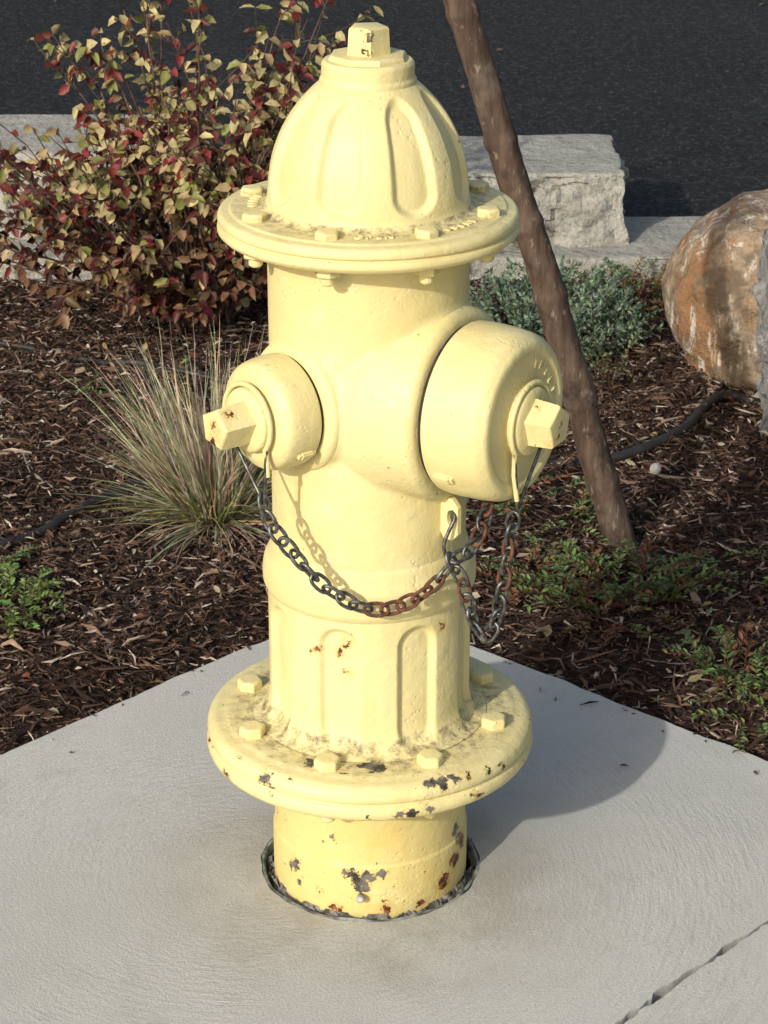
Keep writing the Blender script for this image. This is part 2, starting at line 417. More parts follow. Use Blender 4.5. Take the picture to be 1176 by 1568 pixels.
V,F=tube(pts,.0013,seg=8); mkobj('casting_seam',V,F,[PAINT],H)
def cap(nm,d,rc,r,f0,f1,b0,n0,n1,rb,nutrot,face_r,rd=.0065,nr=.0225,lip=.010):
    og=(0,0,NZ)
    part(nm+'_nozzle_lip',rnd_profile([(.03,rc-.022),(r+lip-.001,rc-.022),(r+lip+.0005,rc-.014),(r+lip-.001,rc-.005),(r+.004,rc-.0005),(r-.004,rc)],.006,6),120,axis=d,org=og,angle=60)
    part(nm+'_cap_gap',[(r-.004,rc-.002),(r-.0035,f0+.003)],96,mats=(BLACKGAP,),axis=d,org=og)  # recessed near-black band closing the gap between nozzle lip and cap
    w=(f1-f0)
    part(nm+'_cap',rnd_profile([(r-.006,f0),(r-.001,f0),(r,f0+w*.25),(r-.001,f0+w*.60),(r-.0035,f0+w*.86),(face_r+.004,f1),(face_r-.004,f1+.0005),(face_r-.008,f1-.002),(rb+.004,f1-.0015),(rb+.001,f1),(.0,f1)],rd,6),140,axis=d,org=og,angle=50,mats=(PAINT_TOP,))
    part(nm+'_cap_boss',rnd_profile([(rb+.002,f1-.003),(rb+.001,f1+.002),(rb,b0-.001),(rb-.005,n0),(.018,n0+.001),(.0,n0+.001)],.003),72,axis=d,org=og)
    part(nm+'_cap_nut',rnd_profile([(nr+.001,n0-.002),(nr-.001,n1-.002),(nr-.003,n1),(.0,n1)],.0012,3),5,axis=d,org=og,rot=nutrot,angle=20,mats=(PAINT_NUT,))
    rr=rb+.0045; c=Vector(og)+d*((f1+b0)/2+.001)
    return c,rr
cP,rP=cap('pumper',dirP,.1125,.0885,.1165,.185,.195,.196,.224,.0345,.35,.073,.006,.0238,.0105)
cA,rA=cap('hose',dirA,.1035,.0580,.1072,.1500,.161,.162,.198,.0325,.15,.040)
cap('rear_hose',dirB,.1035,.0580,.1072,.1500,.161,.162,.198,.0325,.5,.040)
def lug(name,d,rho,r,ang,l,w,h):
    side=Vector((0,0,1)).cross(d).normalized(); up=Vector((0,0,1))
    out=side*math.cos(ang)+up*math.sin(ang); tan=d.cross(out)
    c=Vector((0,0,NZ))+d*rho+out*r
    bm=bmesh.new(); bmesh.ops.create_cube(bm,size=1)
    bmesh.ops.bevel(bm,geom=bm.edges[:],offset=.18,segments=2,affect='EDGES')
    for v in bm.verts: v.co=c+d*(v.co.x*l)+tan*(v.co.y*w)+out*(v.co.z*h)
    me=bpy.data.meshes.new(name); bm.to_mesh(me); bm.free(); me.materials.append(PAINT); link(bpy.data.objects.new(name,me),H)
lug('pumper_cap_lug',dirP,.137,.0885,R(212),.022,.009,.008)
lug('hose_cap_lug',dirA,.122,.058,R(-32),.020,.008,.007)
part('break_ring',rnd_profile([(.098,.412),(.1035,.402),(.1065,.390),(.1118,.380),(.1135,.367),(.1130,.356),(.1095,.350),(.1080,.349)],.004),144)
lowp=[(.108,z) for z in np.linspace(.352,.226,64)]+[(.1085,.221),(.1095,.216),(.1115,.210),(.115,.2045),(.120,.2005),(.127,.1985)]
part('lower_barrel',lowp,420,disp=low_disp,angle=60,mats=(PAINT_LOW,))
part('base_flange',rnd_profile([(.10,.1975),(.154,.1975),(.160,.1955),(.169,.1945),(.1755,.190),(.1775,.183),(.1765,.1775),(.1735,.1755),(.1735,.1740),(.177,.1720),(.1785,.165),(.176,.158),(.169,.1535),(.150,.152),(.10,.152)],.003),160,mats=(PAINT_BASE,))
part('standpipe',rnd_profile([(.1055,.155),(.1055,.132),(.1075,.131),(.1075,.127),(.1055,.126),(.1058,.060),(.1078,.057),(.1080,.03),(.1075,-.05)],.001),144,mats=(PAINT_BASE,))
bolts=MB(); nuts=MB()
for k in range(8):
    az=R(-18+45*k)
    for (rb,zt,zb,s,h) in ((.1235,.7605,.7325,.0128,.0075),(.1400,.1975,.152,.0145,.0105)):
        x,y=rb*math.sin(az),-rb*math.cos(az)
        ro=random.random()*1.05
        bolts.add(*lathe([(s,zt-.001),(s,zt+h-.0018),(s*.84,zt+h),(0,zt+h+.0004)],6,rot=ro,org=(x,y,0)))
        hn=.013
        nuts.add(*lathe([(s*1.0,zb+.001),(s*1.0,zb-.0085),(s*.85,zb-.010)],6,rot=ro+.4,org=(x,y,0),cap1=True))
        nuts.add(*lathe([(s*.55,zb-.008),(s*.55,zb-hn-.004),(s*.4,zb-hn-.006)],14,org=(x,y,0),cap1=True))
bo=fixn(bolts.obj('flange_bolts',[PAINT_TOP],H,angle=20)); bb=bo.modifiers.new('b','BEVEL'); bb.width=.0014; bb.segments=2; bb.limit_method='ANGLE'; bb.angle_limit=R(20)
fixn(nuts.obj('flange_nuts',[PAINT],H,angle=20))
def letter(ch,mat4,size,name):
    cu=bpy.data.curves.new(name,'FONT'); cu.body=ch; cu.size=size; cu.extrude=.0009; cu.align_x='CENTER'; cu.offset=.0002
    ob=bpy.data.objects.new(name,cu); S.collection.objects.link(ob); bpy.context.view_layer.update()
    me=bpy.data.meshes.new_from_object(ob.evaluated_get(bpy.context.evaluated_depsgraph_get())); bpy.data.objects.remove(ob)
    me.transform(mat4); me.materials.append(PAINT); link(bpy.data.objects.new(name,me),H)
def ringtext(s,a0,step,r,size):
    for i,ch in enumerate(s):
        if ch==' ': continue
        a=R(a0+i*step)
        M=Matrix.Translation((r*math.sin(a),-r*math.cos(a),.7612))@Matrix.Rotation(a,4,'Z')
        letter(ch,M,size,'cast_letter')
ringtext('OPEN',-4,4.6,.123,.012); ringtext('ALBERT',35,4.6,.123,.011); ringtext('IIIIII',-108,4.5,.120,.014)
for i,ch in enumerate('INLET'):
    up=Vector((0,0,1)); sdv=up.cross(dirP)
    ang=R(70-i*14); rr=.052
    pos=Vector((0,0,NZ))+dirP*.1838+(sdv*math.cos(ang)+up*math.sin(ang))*rr
    ex=(sdv*math.sin(ang)-up*math.cos(ang)); ey=(sdv*math.cos(ang)+up*math.sin(ang))
    M=Matrix(((ex.x,ey.x,dirP.x,pos.x),(ex.y,ey.y,dirP.y,pos.y),(ex.z,ey.z,dirP.z,pos.z),(0,0,0,1)))
    letter(ch,M,.013,'cast_letter')
lg=MB()
a=R(48); out=Vector((math.sin(a),-math.cos(a),0)); tn=Vector((math.cos(a),math.sin(a),0))
c=out*.108+Vector((0,0,.452))
loop=[(-.012,.024),(.008,.024),(.016,.016),(.016,-.014),(.009,-.022),(-.003,-.022),(-.012,-.006)]
hol=[(.006+.0045*math.cos(t),.009*math.sin(t)+.002) for t in np.linspace(0,2*math.pi,14,endpoint=False)]
Vp,Fp=prism(loop,[hol],-.0035,.0035)
lg.add([c+out*v[0]+Vector((0,0,1))*v[1]+tn*v[2] for v in Vp],Fp)
lo_=fixn(lg.obj('chain_lug',[PAINT],H,angle=30)); bb=lo_.modifiers.new('b','BEVEL'); bb.width=.0015; bb.segments=2; bb.limit_method='ANGLE'
def chain(name,P,rustf,pitch=.0165,wl=.0122,ww=.0066,wr=.0020):
    C=catmull(P,24); seg=np.linalg.norm(np.diff(C,axis=0),axis=1); s=np.concatenate([[0],np.cumsum(seg)])
    n=int(s[-1]/pitch); mb=MB(); r=random.Random(3)
    for i in range(n+1):
        si=i*pitch
        p=Vector([np.interp(si,s,C[:,k]) for k in range(3)]); p2=Vector([np.interp(si+.003,s,C[:,k]) for k in range(3)])
        p0=Vector([np.interp(max(0,si-.003),s,C[:,k]) for k in range(3)])
        t=(p2-p0).normalized(); up=Vector((0,-1,.2)); a1=(up-t*up.dot(t)).normalized(); b1=t.cross(a1)
        th=(R(80) if i%2 else R(5))+r.uniform(-.45,.45)+.8; nn=a1*math.cos(th)+b1*math.sin(th)
        q=[]
        for k in range(20):
            al=2*math.pi*k/20; cx=math.cos(al); sy=math.sin(al)
            q.append(p+t*(math.copysign(abs(cx)**.8,cx)*wl)+nn*(sy*ww))
        V,F=tube(q,wr,closed=True,seg=8)
        mb.add(V,F,1 if rustf(p,r) else 0)
    return mb.obj(name,[STEEL,RUST],H,angle=80)
chain('hose_cap_chain',[(-.103,-.125,.488),(-.098,-.128,.472),(-.084,-.132,.452),(-.0505,-.135,.411),(-.025,-.133,.390),(-.0015,-.129,.377),(.025,-.127,.377),(.0515,-.118,.386),(.068,-.108,.396),(.085,-.100,.414)],lambda p,r:(p.x>-.006 and p.x<.062) or r.random()<.06)
chain('pumper_cap_chain',[(.085,-.100,.414),(.094,-.099,.396),(.101,-.1,.371),(.108,-.1,.348),(.1175,-.102,.332),(.128,-.105,.346),(.135,-.108,.386),(.139,-.110,.42),(.142,-.113,.455),(.147,-.120,.480)],lambda p,r:r.random()<.15)
chain('rear_cap_chain',[(.092,-.096,.420),(.105,-.085,.425),(.118,-.07,.45),(.128,-.04,.475),(.15,.0,.50),(.165,.06,.52),(.155,.11,.53)],lambda p,r:r.random()<.4)
wires=MB()
wires.add(*tube(catmull([(.088,-.098,.424),(.080,-.094,.418),(.076,-.092,.43),(.081,-.090,.445),(.087,-.086,.458),(.084,-.080,.463)],8),.0021))
def keeper(c,rr,d,hang,thick=.0019):
    sdv=Vector((0,0,1)).cross(d).normalized(); up=Vector((0,0,1))
    L=[]
    for a in np.linspace(R(-35),R(215),40):
        L.append(c+(sdv*math.cos(a)+up*math.sin(a))*rr)
    h=Vector(hang)
    pts=[h+Vector((0,0,.0)),(h*.55+L[0]*.45)]+L+[(h*.55+L[-1]*.45),h]
    wires.add(*tube(pts,thick,seg=8),m=0)
keeper(cA,rA,dirA,(-.103,-.125,.490)); keeper(cP,rP,dirP,(.148,-.121,.483))
wires.obj('keeper_wires',[STEEL],H,angle=80)
pw=MB()
for c,rr,d in ((cA,rA,dirA),(cP,rP,dirP)):
    sdv=Vector((0,0,1)).cross(d).normalized(); up=Vector((0,0,1))
    L=[c+(sdv*math.cos(a)+up*math.sin(a))*rr for a in np.linspace(R(-42),R(222),50)]
    pw.add(*tube(L,.0028,seg=10))
h=Vector((.148,-.121,.483)); sdv=Vector((0,0,1)).cross(dirP).normalized(); L0=cP+(sdv*math.cos(R(218))+Vector((0,0,1))*math.sin(R(218)))*rP
if L0.x>cP.x: L0=cP+(sdv*math.cos(R(-38))+Vector((0,0,1))*math.sin(R(-38)))*rP
pw.add(*tube([L0,L0*.6+h*.4+Vector((-.002,0,0)),L0*.15+h*.85],.0026,seg=10))
h2=Vector((-.103,-.125,.490)); sdv=Vector((0,0,1)).cross(dirA).normalized(); Ls=[cA+(sdv*math.cos(R(q))+Vector((0,0,1))*math.sin(R(q)))*rA for q in (218,-38)]; L1=max(Ls,key=lambda v:v.x)
pw.add(*tube([L1,L1*.5+h2*.5+Vector((.003,0,0))],.0026,seg=10))
pw.obj('painted_keeper_rings',[PAINT],H,angle=80)
V,F=lathe([(.0045,0),(.0045,.012),(.003,.0135),(0,.0135)],14,axis=(-.08,-1,.3),org=(-.009,-.106,.022)); fixn(mkobj('stub_bolt',V,F,[simple('zinc_bolt',(.28,.28,.27),(.42,.42,.4),120,.5,.3,.0005,.4)],H))
V,F=lathe([(.1180,-.04),(.1180,-.0015),(.1195,.0008),(.1222,.0002),(.1222,-.04)],160,disp=lambda p,z,r:.0008*math.sin(p*150)+.0008*noise.noise((p*3,0,2))); fixn(mkobj('pipe_sleeve',V,F,[simple('grey_sleeve',(.06,.066,.06),(.27,.29,.27),45,.85)],H))
V,F=lathe([(.1182,-.014),(.1165,-.010),(.1145,-.005),(.112,-.003),(.110,-.006),(.107,.000)],220,disp=lambda p,z,r:.007*noise.noise((p*8,r*90,1))-.006*max(0,math.sin(p-.6))+.004*noise.noise((p*25,r*200,5))); fixn(mkobj('gap_fill',V,F,[simple('gritty_fill',(.04,.035,.03),(.26,.24,.21),70,.95,1,.004)],H))
# ---------------------------------------------------------------- stones
def stone_box(name,lo,hi,mat,amp,res=.02,seed=0,round_=.02,cuttop=True,topk=.35):
    lo=np.array(lo);hi=np.array(hi); dim=hi-lo
    bm=bmesh.new(); bmesh.ops.create_cube(bm,size=1)
    bmesh.ops.subdivide_edges(bm,edges=bm.edges[:],cuts=int(max(8,min(44,max(dim)/res))),use_grid_fill=True)
    for v in bm.verts:
        p=np.array(v.co); w=(p+.5)*dim+lo; half=dim/2; c=(lo+hi)/2
        l=w-c; q=np.abs(l)-(half-round_); qq=np.maximum(q,0); nn=np.linalg.norm(qq)
        if nn>round_: l=np.sign(l)*(np.minimum(np.abs(l),half-round_)+qq/nn*round_)
        w=c+l
        nv=Vector(w*9)+Vector((seed*3.1,seed,0))
        dn=noise.hetero_terrain(nv,1.0,2.0,5,.6)*.45 + .6*abs(noise.noise(Vector(w*22)+Vector((seed,0,0))))
        cell=noise.cell(Vector((w[0]*14+noise.noise(Vector(w*10))*1.5,w[1]*9,w[2]*18+noise.noise(Vector(w*13))*2))+Vector((seed,0,0)))
        dn+=cell*.4
        nrm=l/half; nrm=np.where(np.abs(nrm)>.9,np.sign(nrm),0.0)
        topv=nrm[2]>0
        if cuttop: nrm[2]=0 if topv else nrm[2]
        k=amp*(topk if topv else 1)
        nl=np.linalg.norm(nrm)
        if nl>0: w=w+nrm/nl*(dn-.6)*k
        if topv: w[2]+=.0025*noise.noise(Vector(w*6))+.001*noise.noise(Vector(w*40))
        v.co=Vector(w)
    me=bpy.data.meshes.new(name); bm.to_mesh(me); bm.free(); me.materials.append(mat)
    me.polygons.foreach_set('use_smooth',np.ones(len(me.polygons),dtype=bool))
    bm=bmesh.new(); bm.from_mesh(me)
    for e in bm.edges:
        if len(e.link_faces)==2 and e.calc_face_angle(0)>R(28): e.smooth=False
    bm.to_mesh(me); bm.free()
    return link(bpy.data.objects.new(name,me))
stone_box('stone_block',(.04,2.28,.03),(.503,2.60,.188),STONE,.036,res=.011,seed=1,round_=.005,topk=.28)
stone_box('stone_block.001',(-1.35,2.32,.03),(-.455,2.66,.218),STONE,.032,seed=2,round_=.006)
k=0
for x0,x1 in ((-1.9,-.95),(-.94,-.1),(-.09,.74),(.75,1.7)):
    stone_box('stone_curb' if k==0 else 'stone_curb.%03d'%k,(x0,2.19,-.06),(x1,2.49,.040),STONE,.014,seed=5+k,round_=.006); k+=1
stone_box('granite_rock',(.650,1.17,-.04),(1.05,1.48,.315),GRAN,.020,res=.012,seed=9,round_=.025,cuttop=False,topk=1)
bm=bmesh.new(); bmesh.ops.create_icosphere(bm,subdivisions=6,radius=1)
for v in bm.verts:
    p=v.co.copy(); n=p.normalized()
    s=1+.10*noise.noise(p*1.3+Vector((3,1,5)))+.05*noise.noise(p*3+Vector((1,7,2)))+.022*noise.noise(p*7)+.008*noise.noise(p*18)
    e=Vector((math.copysign(abs(n.x)**.85,n.x),math.copysign(abs(n.y)**.85,n.y),math.copysign(abs(n.z)**.8,n.z)))
    d=(n-Vector((-.45,-.75,-.1))).length
    s-=.08*max(0,1-d/.35)
    v.co=Vector((.775,1.68,.105))+Vector((e.x*.256,e.y*.22,e.z*.190))*s
me=bpy.data.meshes.new('boulder'); bm.to_mesh(me); bm.free(); me.materials.append(boulder_mat()); me.polygons.foreach_set('use_smooth',np.ones(len(me.polygons),dtype=bool)); link(bpy.data.objects.new('boulder',me))
V,F=lathe([(0,.011),(.005,.0095),(.0085,.004),(.009,0),(.006,-.006)],16,org=(.444,1.13,.014)); fixn(mkobj('pebble',V,F,[simple('white_pebble',(.6,.58,.54),(.75,.73,.7),60,.6)]))
# ---------------------------------------------------------------- stake
P0=Vector((.376,.885,-.05)); P1=Vector((-.104,.885,1.55)); n=220
pts=[];rad=[]
for i in range(n):
    t=i/(n-1); p=P0.lerp(P1,t)
    p+=Vector((.005*math.sin(t*9)+.004*noise.noise((t*12,0,0)),.004*math.sin(t*7+1),0)); pts.append(p)
    kn=sum(.003*math.exp(-((t-c)/.005)**2) for c in (.09,.17,.27,.335,.41,.52,.6,.75))
    rad.append(.0238-.006*t+kn+.0015*noise.noise((t*30,4,0)))
V,F=tube(pts,rad,seg=40)
V=[v+Vector((noise.noise(v*45),noise.noise(v*45+Vector((9,0,0))),0))*.0016+Vector((noise.noise(v*110),noise.noise(v*110+Vector((9,0,0))),0))*.0009 for v in V]
mkobj('wooden_stake',V,F,[bark_mat()],angle=80)
# ---------------------------------------------------------------- mulch chips
def mulch(N,x0,x1,y0,y1,scale=1.,lift=.012,wid=1.,onslab=False):
    M=N*2
    x=rng.uniform(x0,x1,M); y=rng.uniform(y0,y1,M)
    d=slab_dist(x,y)
    keep=((d<0)&(d>-.10)&(rng.random(M)<np.exp(d/.022))) if onslab else ((d>.004)&(y<2.2))
    x=x[keep][:N]; y=y[keep][:N]; N=len(x); d=slab_dist(x,y)
    L=rng.gamma(2.2,.0058,N)*scale+.004; L=np.minimum(L,.07)
    if not onslab: L=np.minimum(L,.012+d*1.2+rng.exponential(.008,N))
    else: L*=.6
    W=(rng.uniform(.0005,.0018,N)+.028*L*rng.random(N)**2)*wid; T=rng.uniform(.0004,.0011,N)*scale
    yaw=rng.uniform(0,2*np.pi,N); pit=rng.normal(0,.26,N)*(0 if onslab else 1); roll=rng.uniform(0,np.pi,N)
    z=(np.full(N,.002) if onslab else hgt(x,y)+rng.uniform(-.002,lift,N))
    ax=np.stack([np.cos(yaw)*np.cos(pit),np.sin(yaw)*np.cos(pit),np.sin(pit)],1)
    s0=np.stack([-np.sin(yaw),np.cos(yaw),np.zeros(N)],1); u0=np.cross(ax,s0)
    s=s0*np.cos(roll)[:,None]+u0*np.sin(roll)[:,None]; u=np.cross(ax,s)
    c=np.stack([x,y,z],1); bend=rng.normal(0,.15,N)*L
    V=np.zeros((N,12,3))
    for j,(t,wk) in enumerate(((-.5,.3),(0.,1.),(.5,.2))):
        off=c+ax*(L*t)[:,None]+(s*bend[:,None]*(1 if j==1 else 0))
        for q,(a,b) in enumerate(((-1,-1),(1,-1),(1,1),(-1,1))):
            jit=1+rng.normal(0,.25,N)
            V[:,j*4+q]=off+s*(a*W*wk*jit)[:,None]+u*(b*T*wk)[:,None]
    f=[(0,3,2,1),(8,9,10,11)]
    for j in (0,4):
        for q in range(4):
            r=(q+1)%4; f.append((j+q,j+r,j+4+r,j+4+q))
    f=np.array(f); Fa=(np.arange(N)*12)[:,None,None]+f[None]
    pal=np.array([(.022,.014,.011),(.050,.028,.020),(.088,.050,.034),(.14,.085,.060),(.24,.165,.12),(.35,.29,.235),(.50,.43,.35)])
    pr=rng.choice(len(pal),N,p=[.24,.26,.20,.13,.085,.06,.025]); col=pal[pr]*rng.uniform(.7,1.3,(N,1))
    return V.reshape(-1,3),Fa.reshape(-1,4),np.repeat(col,12,axis=0)
A=[mulch(72000,-.85,.95,-.1,2.2),mulch(12000,-2.2,2.2,-1.,2.2,1.6),mulch(5000,-.8,.9,-.1,2.0,1.7,.018,1.5),mulch(700,-.9,.9,-.1,.72,1,onslab=True)]
Vs=[];Fs=[];Cs=[];o=0
for v,f,c in A: Vs.append(v);Fs.append(f+o);Cs.append(c);o+=len(v)
Vs=np.concatenate(Vs);Fs=np.concatenate(Fs);Cs=np.concatenate(Cs)
mkobj('bark_mulch',Vs.tolist(),Fs.tolist(),[CHIPM],cols=Cs,smooth=False)
# ---------------------------------------------------------------- leaves helper
def leaf(mb,p,d,n,L,W,col,curl=.0):
    p=Vector(p); d=Vector(d).normalized(); s=d.cross(Vector(n)); 
    if s.length<1e-4: s=d.orthogonal()
    s.normalize(); u=s.cross(d)
    f=W*.28
    V=[p,p+d*L*.33+s*W*.5+u*f,p+d*L*.72+s*W*.38+u*(f*.7-curl*L*.3),p+d*L-u*curl*L,p+d*L*.72-s*W*.38+u*(f*.7-curl*L*.3),p+d*L*.33-s*W*.5+u*f,p+d*L*.5-u*curl*L*.15]
    mb.add(V,[(0,6,2,1),(6,3,2),(0,5,4,6),(6,4,3)],0,col)
def rv(s=1): return Vector((random.gauss(0,s),random.gauss(0,s),random.gauss(0,s)))
STEMM=simple('twig_bark',(.045,.025,.02),(.11,.065,.045),60,.8)
# ---------------------------------------------------------------- red shrub
sh=empty('red_leaf_shrub'); lv=MB(); st=MB()
base=Vector((-.315,1.87,-.01))
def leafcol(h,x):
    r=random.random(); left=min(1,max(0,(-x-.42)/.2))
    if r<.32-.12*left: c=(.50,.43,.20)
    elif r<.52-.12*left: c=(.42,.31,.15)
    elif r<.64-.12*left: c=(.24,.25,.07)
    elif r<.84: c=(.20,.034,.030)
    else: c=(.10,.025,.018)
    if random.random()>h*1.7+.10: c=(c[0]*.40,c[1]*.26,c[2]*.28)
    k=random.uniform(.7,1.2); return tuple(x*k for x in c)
def curve(a,b,sag,n=10):
    a=Vector(a);b=Vector(b);m=(a+b)/2+sag
    return [a*(1-t)**2+m*2*t*(1-t)+b*t*t for t in np.linspace(0,1,n)]
tips=[]
for i in range(50):
    th=random.uniform(0,2*math.pi); 
    el=random.uniform(.15,1.25); L=random.uniform(.30,.52)
    dx=math.cos(th)*math.cos(el)*.9; dy=math.sin(th)*math.cos(el)*.85; dz=math.sin(el)
    tips.append(base+Vector((dx*L,dy*L,dz*L+.05)))
for (x,z,y) in ((-.71,.33,1.75),(-.66,.25,1.7),(-.62,.36,1.8),(-.54,.44,1.9),(-.46,.58,1.95),(-.38,.70,1.9),(-.31,.68,1.85),(-.12,.56,1.95),(-.06,.50,1.95),(-.17,.58,1.9),(-.08,.44,1.9),(-.60,.28,1.62),(-.44,.52,1.7),(-.2,.45,1.75),(-.52,.38,1.66),(-.36,.48,1.66),(-.15,.35,1.8),(-.46,.30,1.62),(-.50,.20,1.68),(-.3,.38,1.62),(-.4,.20,1.6),(-.25,.28,1.65),(-.28,.16,1.68),(-.44,.12,1.7),(-.18,.2,1.75),(-.35,.12,1.62),(-.07,.62,1.98),(-.68,.30,1.9),(-.72,.36,1.8),(-.40,.60,1.8),(-.30,.58,1.75)):
    tips.append(Vector((x,y,z)))
for tp in tips:
    if tp.x>-.03: continue
    C=curve(base+rv(.02),tp,Vector((0,0,.06))+rv(.03),12)
    C=[c+rv(.003) for c in C]
    st.add(*tube(C,[.0038*(1-.8*i/11)+.0006 for i in range(12)],seg=6))
    for j in range(7):
        k=random.randint(4,11); p=C[k]; tdir=(C[k]-C[k-1]).normalized()
        q=p+(tdir*random.uniform(.05,.12)+rv(.045)+Vector((0,0,.02)))
        T=curve(p,q,rv(.01),6); st.add(*tube(T,[.0011]*5+[.0006],seg=4))
        for m in range(1,6):
            for sgn in (1,-1):
                if random.random()<.10: continue
                td=(T[m]-T[m-1]).normalized(); sd=td.cross(Vector((0,0,1))+rv(.5)).normalized()
                dd=td*.5+sd*sgn*.8+Vector((0,-.1,-.65))+rv(.25)
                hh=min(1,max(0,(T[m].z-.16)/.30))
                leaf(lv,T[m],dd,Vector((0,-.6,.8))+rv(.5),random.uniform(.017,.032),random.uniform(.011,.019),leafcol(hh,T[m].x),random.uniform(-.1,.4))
lv.obj('leaves',[LEAFM],sh,cols=True,sharp=False); st.obj('stems',[STEMM],sh,sharp=False)
# ---------------------------------------------------------------- ornamental grass
def blades(mb,base,N,Lr,elr,spread,pal,w=(.0012,.0026),droop=.5,bias=Vector((0,0,0))):
    for i in range(N):
        th=random.uniform(0,2*math.pi); el=random.uniform(*elr); L=random.uniform(*Lr)
        d=Vector((math.cos(th)*math.cos(el),math.sin(th)*math.cos(el),math.sin(el)))+bias; d.normalize()
        p=Vector(base)+Vector((math.cos(th),math.sin(th),0))*random.random()*spread
        ww=random.uniform(*w); col=random.choice(pal); col=tuple(c*random.uniform(.75,1.2) for c in col)
        s=d.cross(Vector((0,0,1))+rv(.4)).normalized(); V=[];n=8; dr=droop*random.uniform(.3,1.4)
        q=p.copy(); dd=d.copy()
        for k in range(n+1):
            t=k/n; wk=ww*(1-t**1.6)+.0001
            V+= [q-s*wk,q+s*wk]
            dd=(dd+Vector((0,0,-dr*.16*t))+rv(.045)).normalized(); q=q+dd*L/n
        F=[(2*k,2*k+1,2*k+3,2*k+2) for k in range(n)]
        mb.add(V,F,0,col)
g=MB()
straw=[(.58,.53,.36),(.50,.44,.28),(.66,.62,.46),(.40,.36,.22),(.34,.27,.17)]
blades(g,(-.25,1.0,-.005),460,(.12,.31),(.90,1.5),.045,straw,(.0008,.0020),.45,Vector((-.18,-.02,0)))
blades(g,(-.25,1.0,-.005),110,(.12,.25),(.45,.9),.045,straw,(.0008,.0017),.5,Vector((-.10,-.02,0)))
blades(g,(-.25,1.0,-.005),300,(.10,.22),(.3,1.2),.05,[(.20,.24,.09),(.28,.31,.13),(.38,.36,.19)],(.0010,.0020),.7,Vector((-.05,-.1,0)))
blades(g,(-.235,.98,-.005),260,(.08,.20),(-.05,.45),.055,[(.34,.29,.18),(.46,.41,.27),(.56,.50,.36)],(.0008,.0016),.9,Vector((0,-.15,0)))
g.obj('ornamental_grass',[GRASSM],cols=True,sharp=False)
# ---------------------------------------------------------------- juniper
j=MB()
for i in range(280):
    th=random.uniform(0,2*math.pi); r=math.sqrt(random.random())*.145; 
    p=Vector((.33+math.cos(th)*r*1.0,1.81+math.sin(th)*r*1.1,.0)); hh=.088*math.sqrt(max(0,1-(r/.17)**2))*random.uniform(.25,1.15)
    tip=p+Vector((math.cos(th)*.04,math.sin(th)*.04-.01,hh+.02))+rv(.014)
    C=curve(p+Vector((0,0,hh*.3)),tip,rv(.01),9)
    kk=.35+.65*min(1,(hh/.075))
    for m in range(1,9):
        for q in range(5):
            td=(C[m]-C[m-1]).normalized(); dd=td*.8+rv(.55)
            c=random.choice([(.21,.29,.20),(.17,.24,.17),(.29,.37,.26),(.11,.16,.09)])
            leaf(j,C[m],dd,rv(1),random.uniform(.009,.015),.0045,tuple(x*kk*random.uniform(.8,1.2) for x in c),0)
j.obj('juniper_shrub',[LEAFM],cols=True,sharp=False)
# ---------------------------------------------------------------- creeping plants
idx=0
def creeper(cx,cy,rx,ry,N,pal,h=.03,Ls=(.03,.08),ll=(.007,.013)):
    global idx
    mb=MB()
    for i in range(N):
        th=random.uniform(0,2*math.pi); r=math.sqrt(random.random())
        x=cx+rx*r*math.cos(th)*.8; y=cy+ry*r*math.sin(th)*.8
        p=Vector((x,y,float(hgt(x,y))+.004)); L=random.uniform(*Ls)
        a=th+random.gauss(0,.8)
        C=curve(p,p+Vector((math.cos(a)*L,math.sin(a)*L,random.uniform(.2,1)*h)),Vector((0,0,h*.5)),9)
        mb.add(*tube(C,.0008,seg=4),c=(.13,.06,.03))
        pc=random.choice(pal)
        for m in range(1,9):
            td=(C[m]-C[m-1]).normalized(); sd=td.cross(Vector((0,0,1))).normalized()
            for sg in (1,-1):
                lw=random.uniform(*ll)
                leaf(mb,C[m],td*.7+sd*sg+Vector((0,0,.25))+rv(.2),Vector((0,0,1))+rv(.35),lw,lw*.40,tuple(x*random.uniform(.7,1.25) for x in pc),random.uniform(-.2,.3))
    mb.obj('groundcover_plant' if idx==0 else 'groundcover_plant.%03d'%idx,[LEAFM],cols=True,sharp=False); idx+=1
gr=[(.13,.20,.06),(.18,.25,.08),(.09,.15,.05)]; rd=[(.19,.08,.04),(.24,.16,.07),(.13,.18,.06)]
creeper(.34,.68,.13,.07,75,gr+rd[:1],.05,(.03,.09),(.008,.015)); creeper(.24,.74,.08,.06,30,gr+rd,.03)
creeper(.33,.60,.10,.04,20,rd,.02)
creeper(.475,.42,.06,.06,30,gr+rd[:2],.05,(.03,.07),(.008,.014)); creeper(.50,.34,.06,.05,24,gr+rd[2:],.03)
creeper(-.50,.62,.045,.07,36,[(.16,.25,.07),(.22,.31,.09)],.04,(.03,.07),(.008,.014)); creeper(-.56,.75,.05,.05,14,gr,.03)
creeper(.50,2.05,.12,.10,60,rd+gr,.06); creeper(.56,1.98,.05,.12,26,rd,.05)
creeper(.40,1.50,.03,.05,10,[(.18,.23,.13)],.10,(.03,.06)); creeper(.27,.98,.08,.08,20,rd+gr,.03)
creeper(.18,1.0,.07,.1,14,rd+gr[:1],.03); creeper(.62,.75,.08,.1,14,gr,.03)
creeper(-.40,1.45,.08,.1,10,gr,.05)
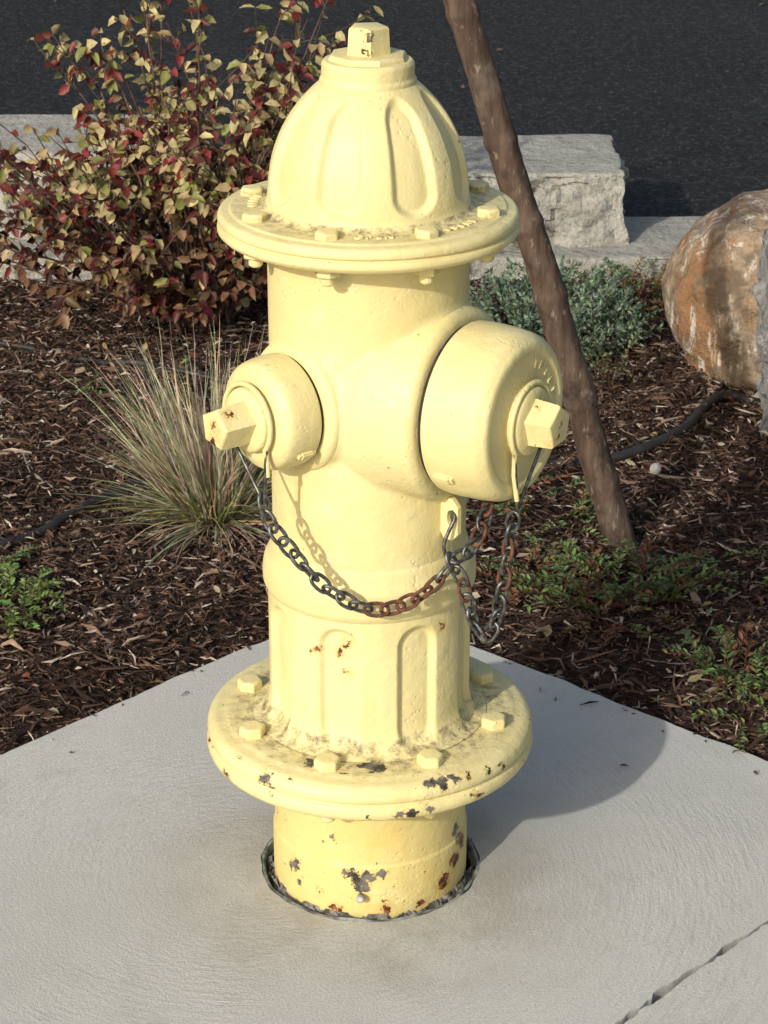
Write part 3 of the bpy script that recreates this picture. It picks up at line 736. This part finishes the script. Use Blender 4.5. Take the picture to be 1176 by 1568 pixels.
# ---------------------------------------------------------------- litter leaves
lt=MB()
for i in range(600):
    x=random.uniform(-.8,.95); y=random.uniform(.1,2.15)
    if slab_dist(np.array(x),np.array(y))<.02: continue
    near=((x+.3)**2+(y-1.7)**2)<.2
    if not near and random.random()<.45: continue
    L=random.uniform(.010,.024)
    c=random.choice([(.40,.32,.20),(.28,.18,.10),(.20,.07,.04),(.33,.28,.15),(.48,.42,.30)])
    a=random.uniform(0,6.28)
    leaf(lt,(x,y,float(hgt(np.array(x),np.array(y)))+.013),Vector((math.cos(a),math.sin(a),random.gauss(0,.3))),Vector((0,0,1))+rv(.4),L,L*random.uniform(.35,.6),c,random.uniform(-.3,.5))
leaf(lt,(.325,1.03,.018),(.7,.1,.15),(0,-.5,1),.045,.032,(.50,.38,.25),.3)
for (x,y) in ((.16,.34),(.12,.30),(-.02,.42),(.30,.21)):
    a=random.uniform(0,6.28); leaf(lt,(x,y,.003),(math.cos(a),math.sin(a),.05),(0,0,1),.012,.005,(.06,.045,.03),.1)
for i in range(60):
    x=random.uniform(-3,3); y=random.uniform(2.7,6); a=random.uniform(0,6.28)
    leaf(lt,(x,y,0),(math.cos(a),math.sin(a),.1),Vector((0,0,1))+rv(.3),random.uniform(.012,.035),.012,random.choice([(.03,.02,.012),(.16,.11,.07)]),.2)
lt.obj('fallen_leaves',[LEAFM],cols=True,sharp=False)
# ---------------------------------------------------------------- hoses
def hose(name,P,r=.0085):
    C=catmull([(a,b,float(hgt(np.array(a),np.array(b)))+.008) for a,b in P],14); V,F=tube(C,r,seg=16); mkobj(name,V,F,[RUBBER],sharp=False)
hose('irrigation_hose',[(-1.6,.3),(-.9,.70),(-.549,.868),(-.46,.98),(-.38,1.10),(-.2,1.20),(0,1.21),(.2,1.17),(.36,1.19),(.5,1.3),(.60,1.48),(.75,1.42),(1.5,1.3)])
hose('irrigation_hose.001',[(-1.6,1.9),(-.9,1.80),(-.68,1.76),(-.5,1.66),(-.4,1.6),(-.1,1.5),(.1,1.75)],.005)
# ---------------------------------------------------------------- light, world, camera
el=R(27); th=R(58.5)
d=Vector((math.cos(th)*math.cos(el),math.sin(th)*math.cos(el),-math.sin(el)))
su=bpy.data.lights.new('sun','SUN'); su.energy=3.45; su.angle=R(1.0); su.color=(1,.955,.87)
so=link(bpy.data.objects.new('sun',su)); so.rotation_euler=d.to_track_quat('-Z','Y').to_euler()
w=bpy.data.worlds.new('World'); S.world=w; w.use_nodes=True; nt=w.node_tree
sk=nt.nodes.new('ShaderNodeTexSky'); sk.sky_type='NISHITA'; sk.sun_disc=False; sk.sun_elevation=el; sk.sun_rotation=math.atan2(-d.x,-d.y)%(2*math.pi)
sk.dust_density=3.5; sk.ozone_density=.4
bg=nt.nodes['Background']; bg.inputs[1].default_value=.15; nt.links.new(sk.outputs[0],bg.inputs[0])
cam=bpy.data.cameras.new('camera'); co=link(bpy.data.objects.new('camera',cam)); S.camera=co
co.location=(.0155,-2.2,1.375); co.rotation_euler=(R(66.7),0,0)
cam.sensor_fit='VERTICAL'; cam.sensor_height=24; cam.sensor_width=18; cam.lens=3489/1568*24; cam.clip_end=1000; cam.clip_start=.05
cam.dof.use_dof=True; cam.dof.focus_distance=2.27; cam.dof.aperture_fstop=28
S.view_settings.view_transform='Standard'; S.view_settings.look='None'; S.view_settings.exposure=0
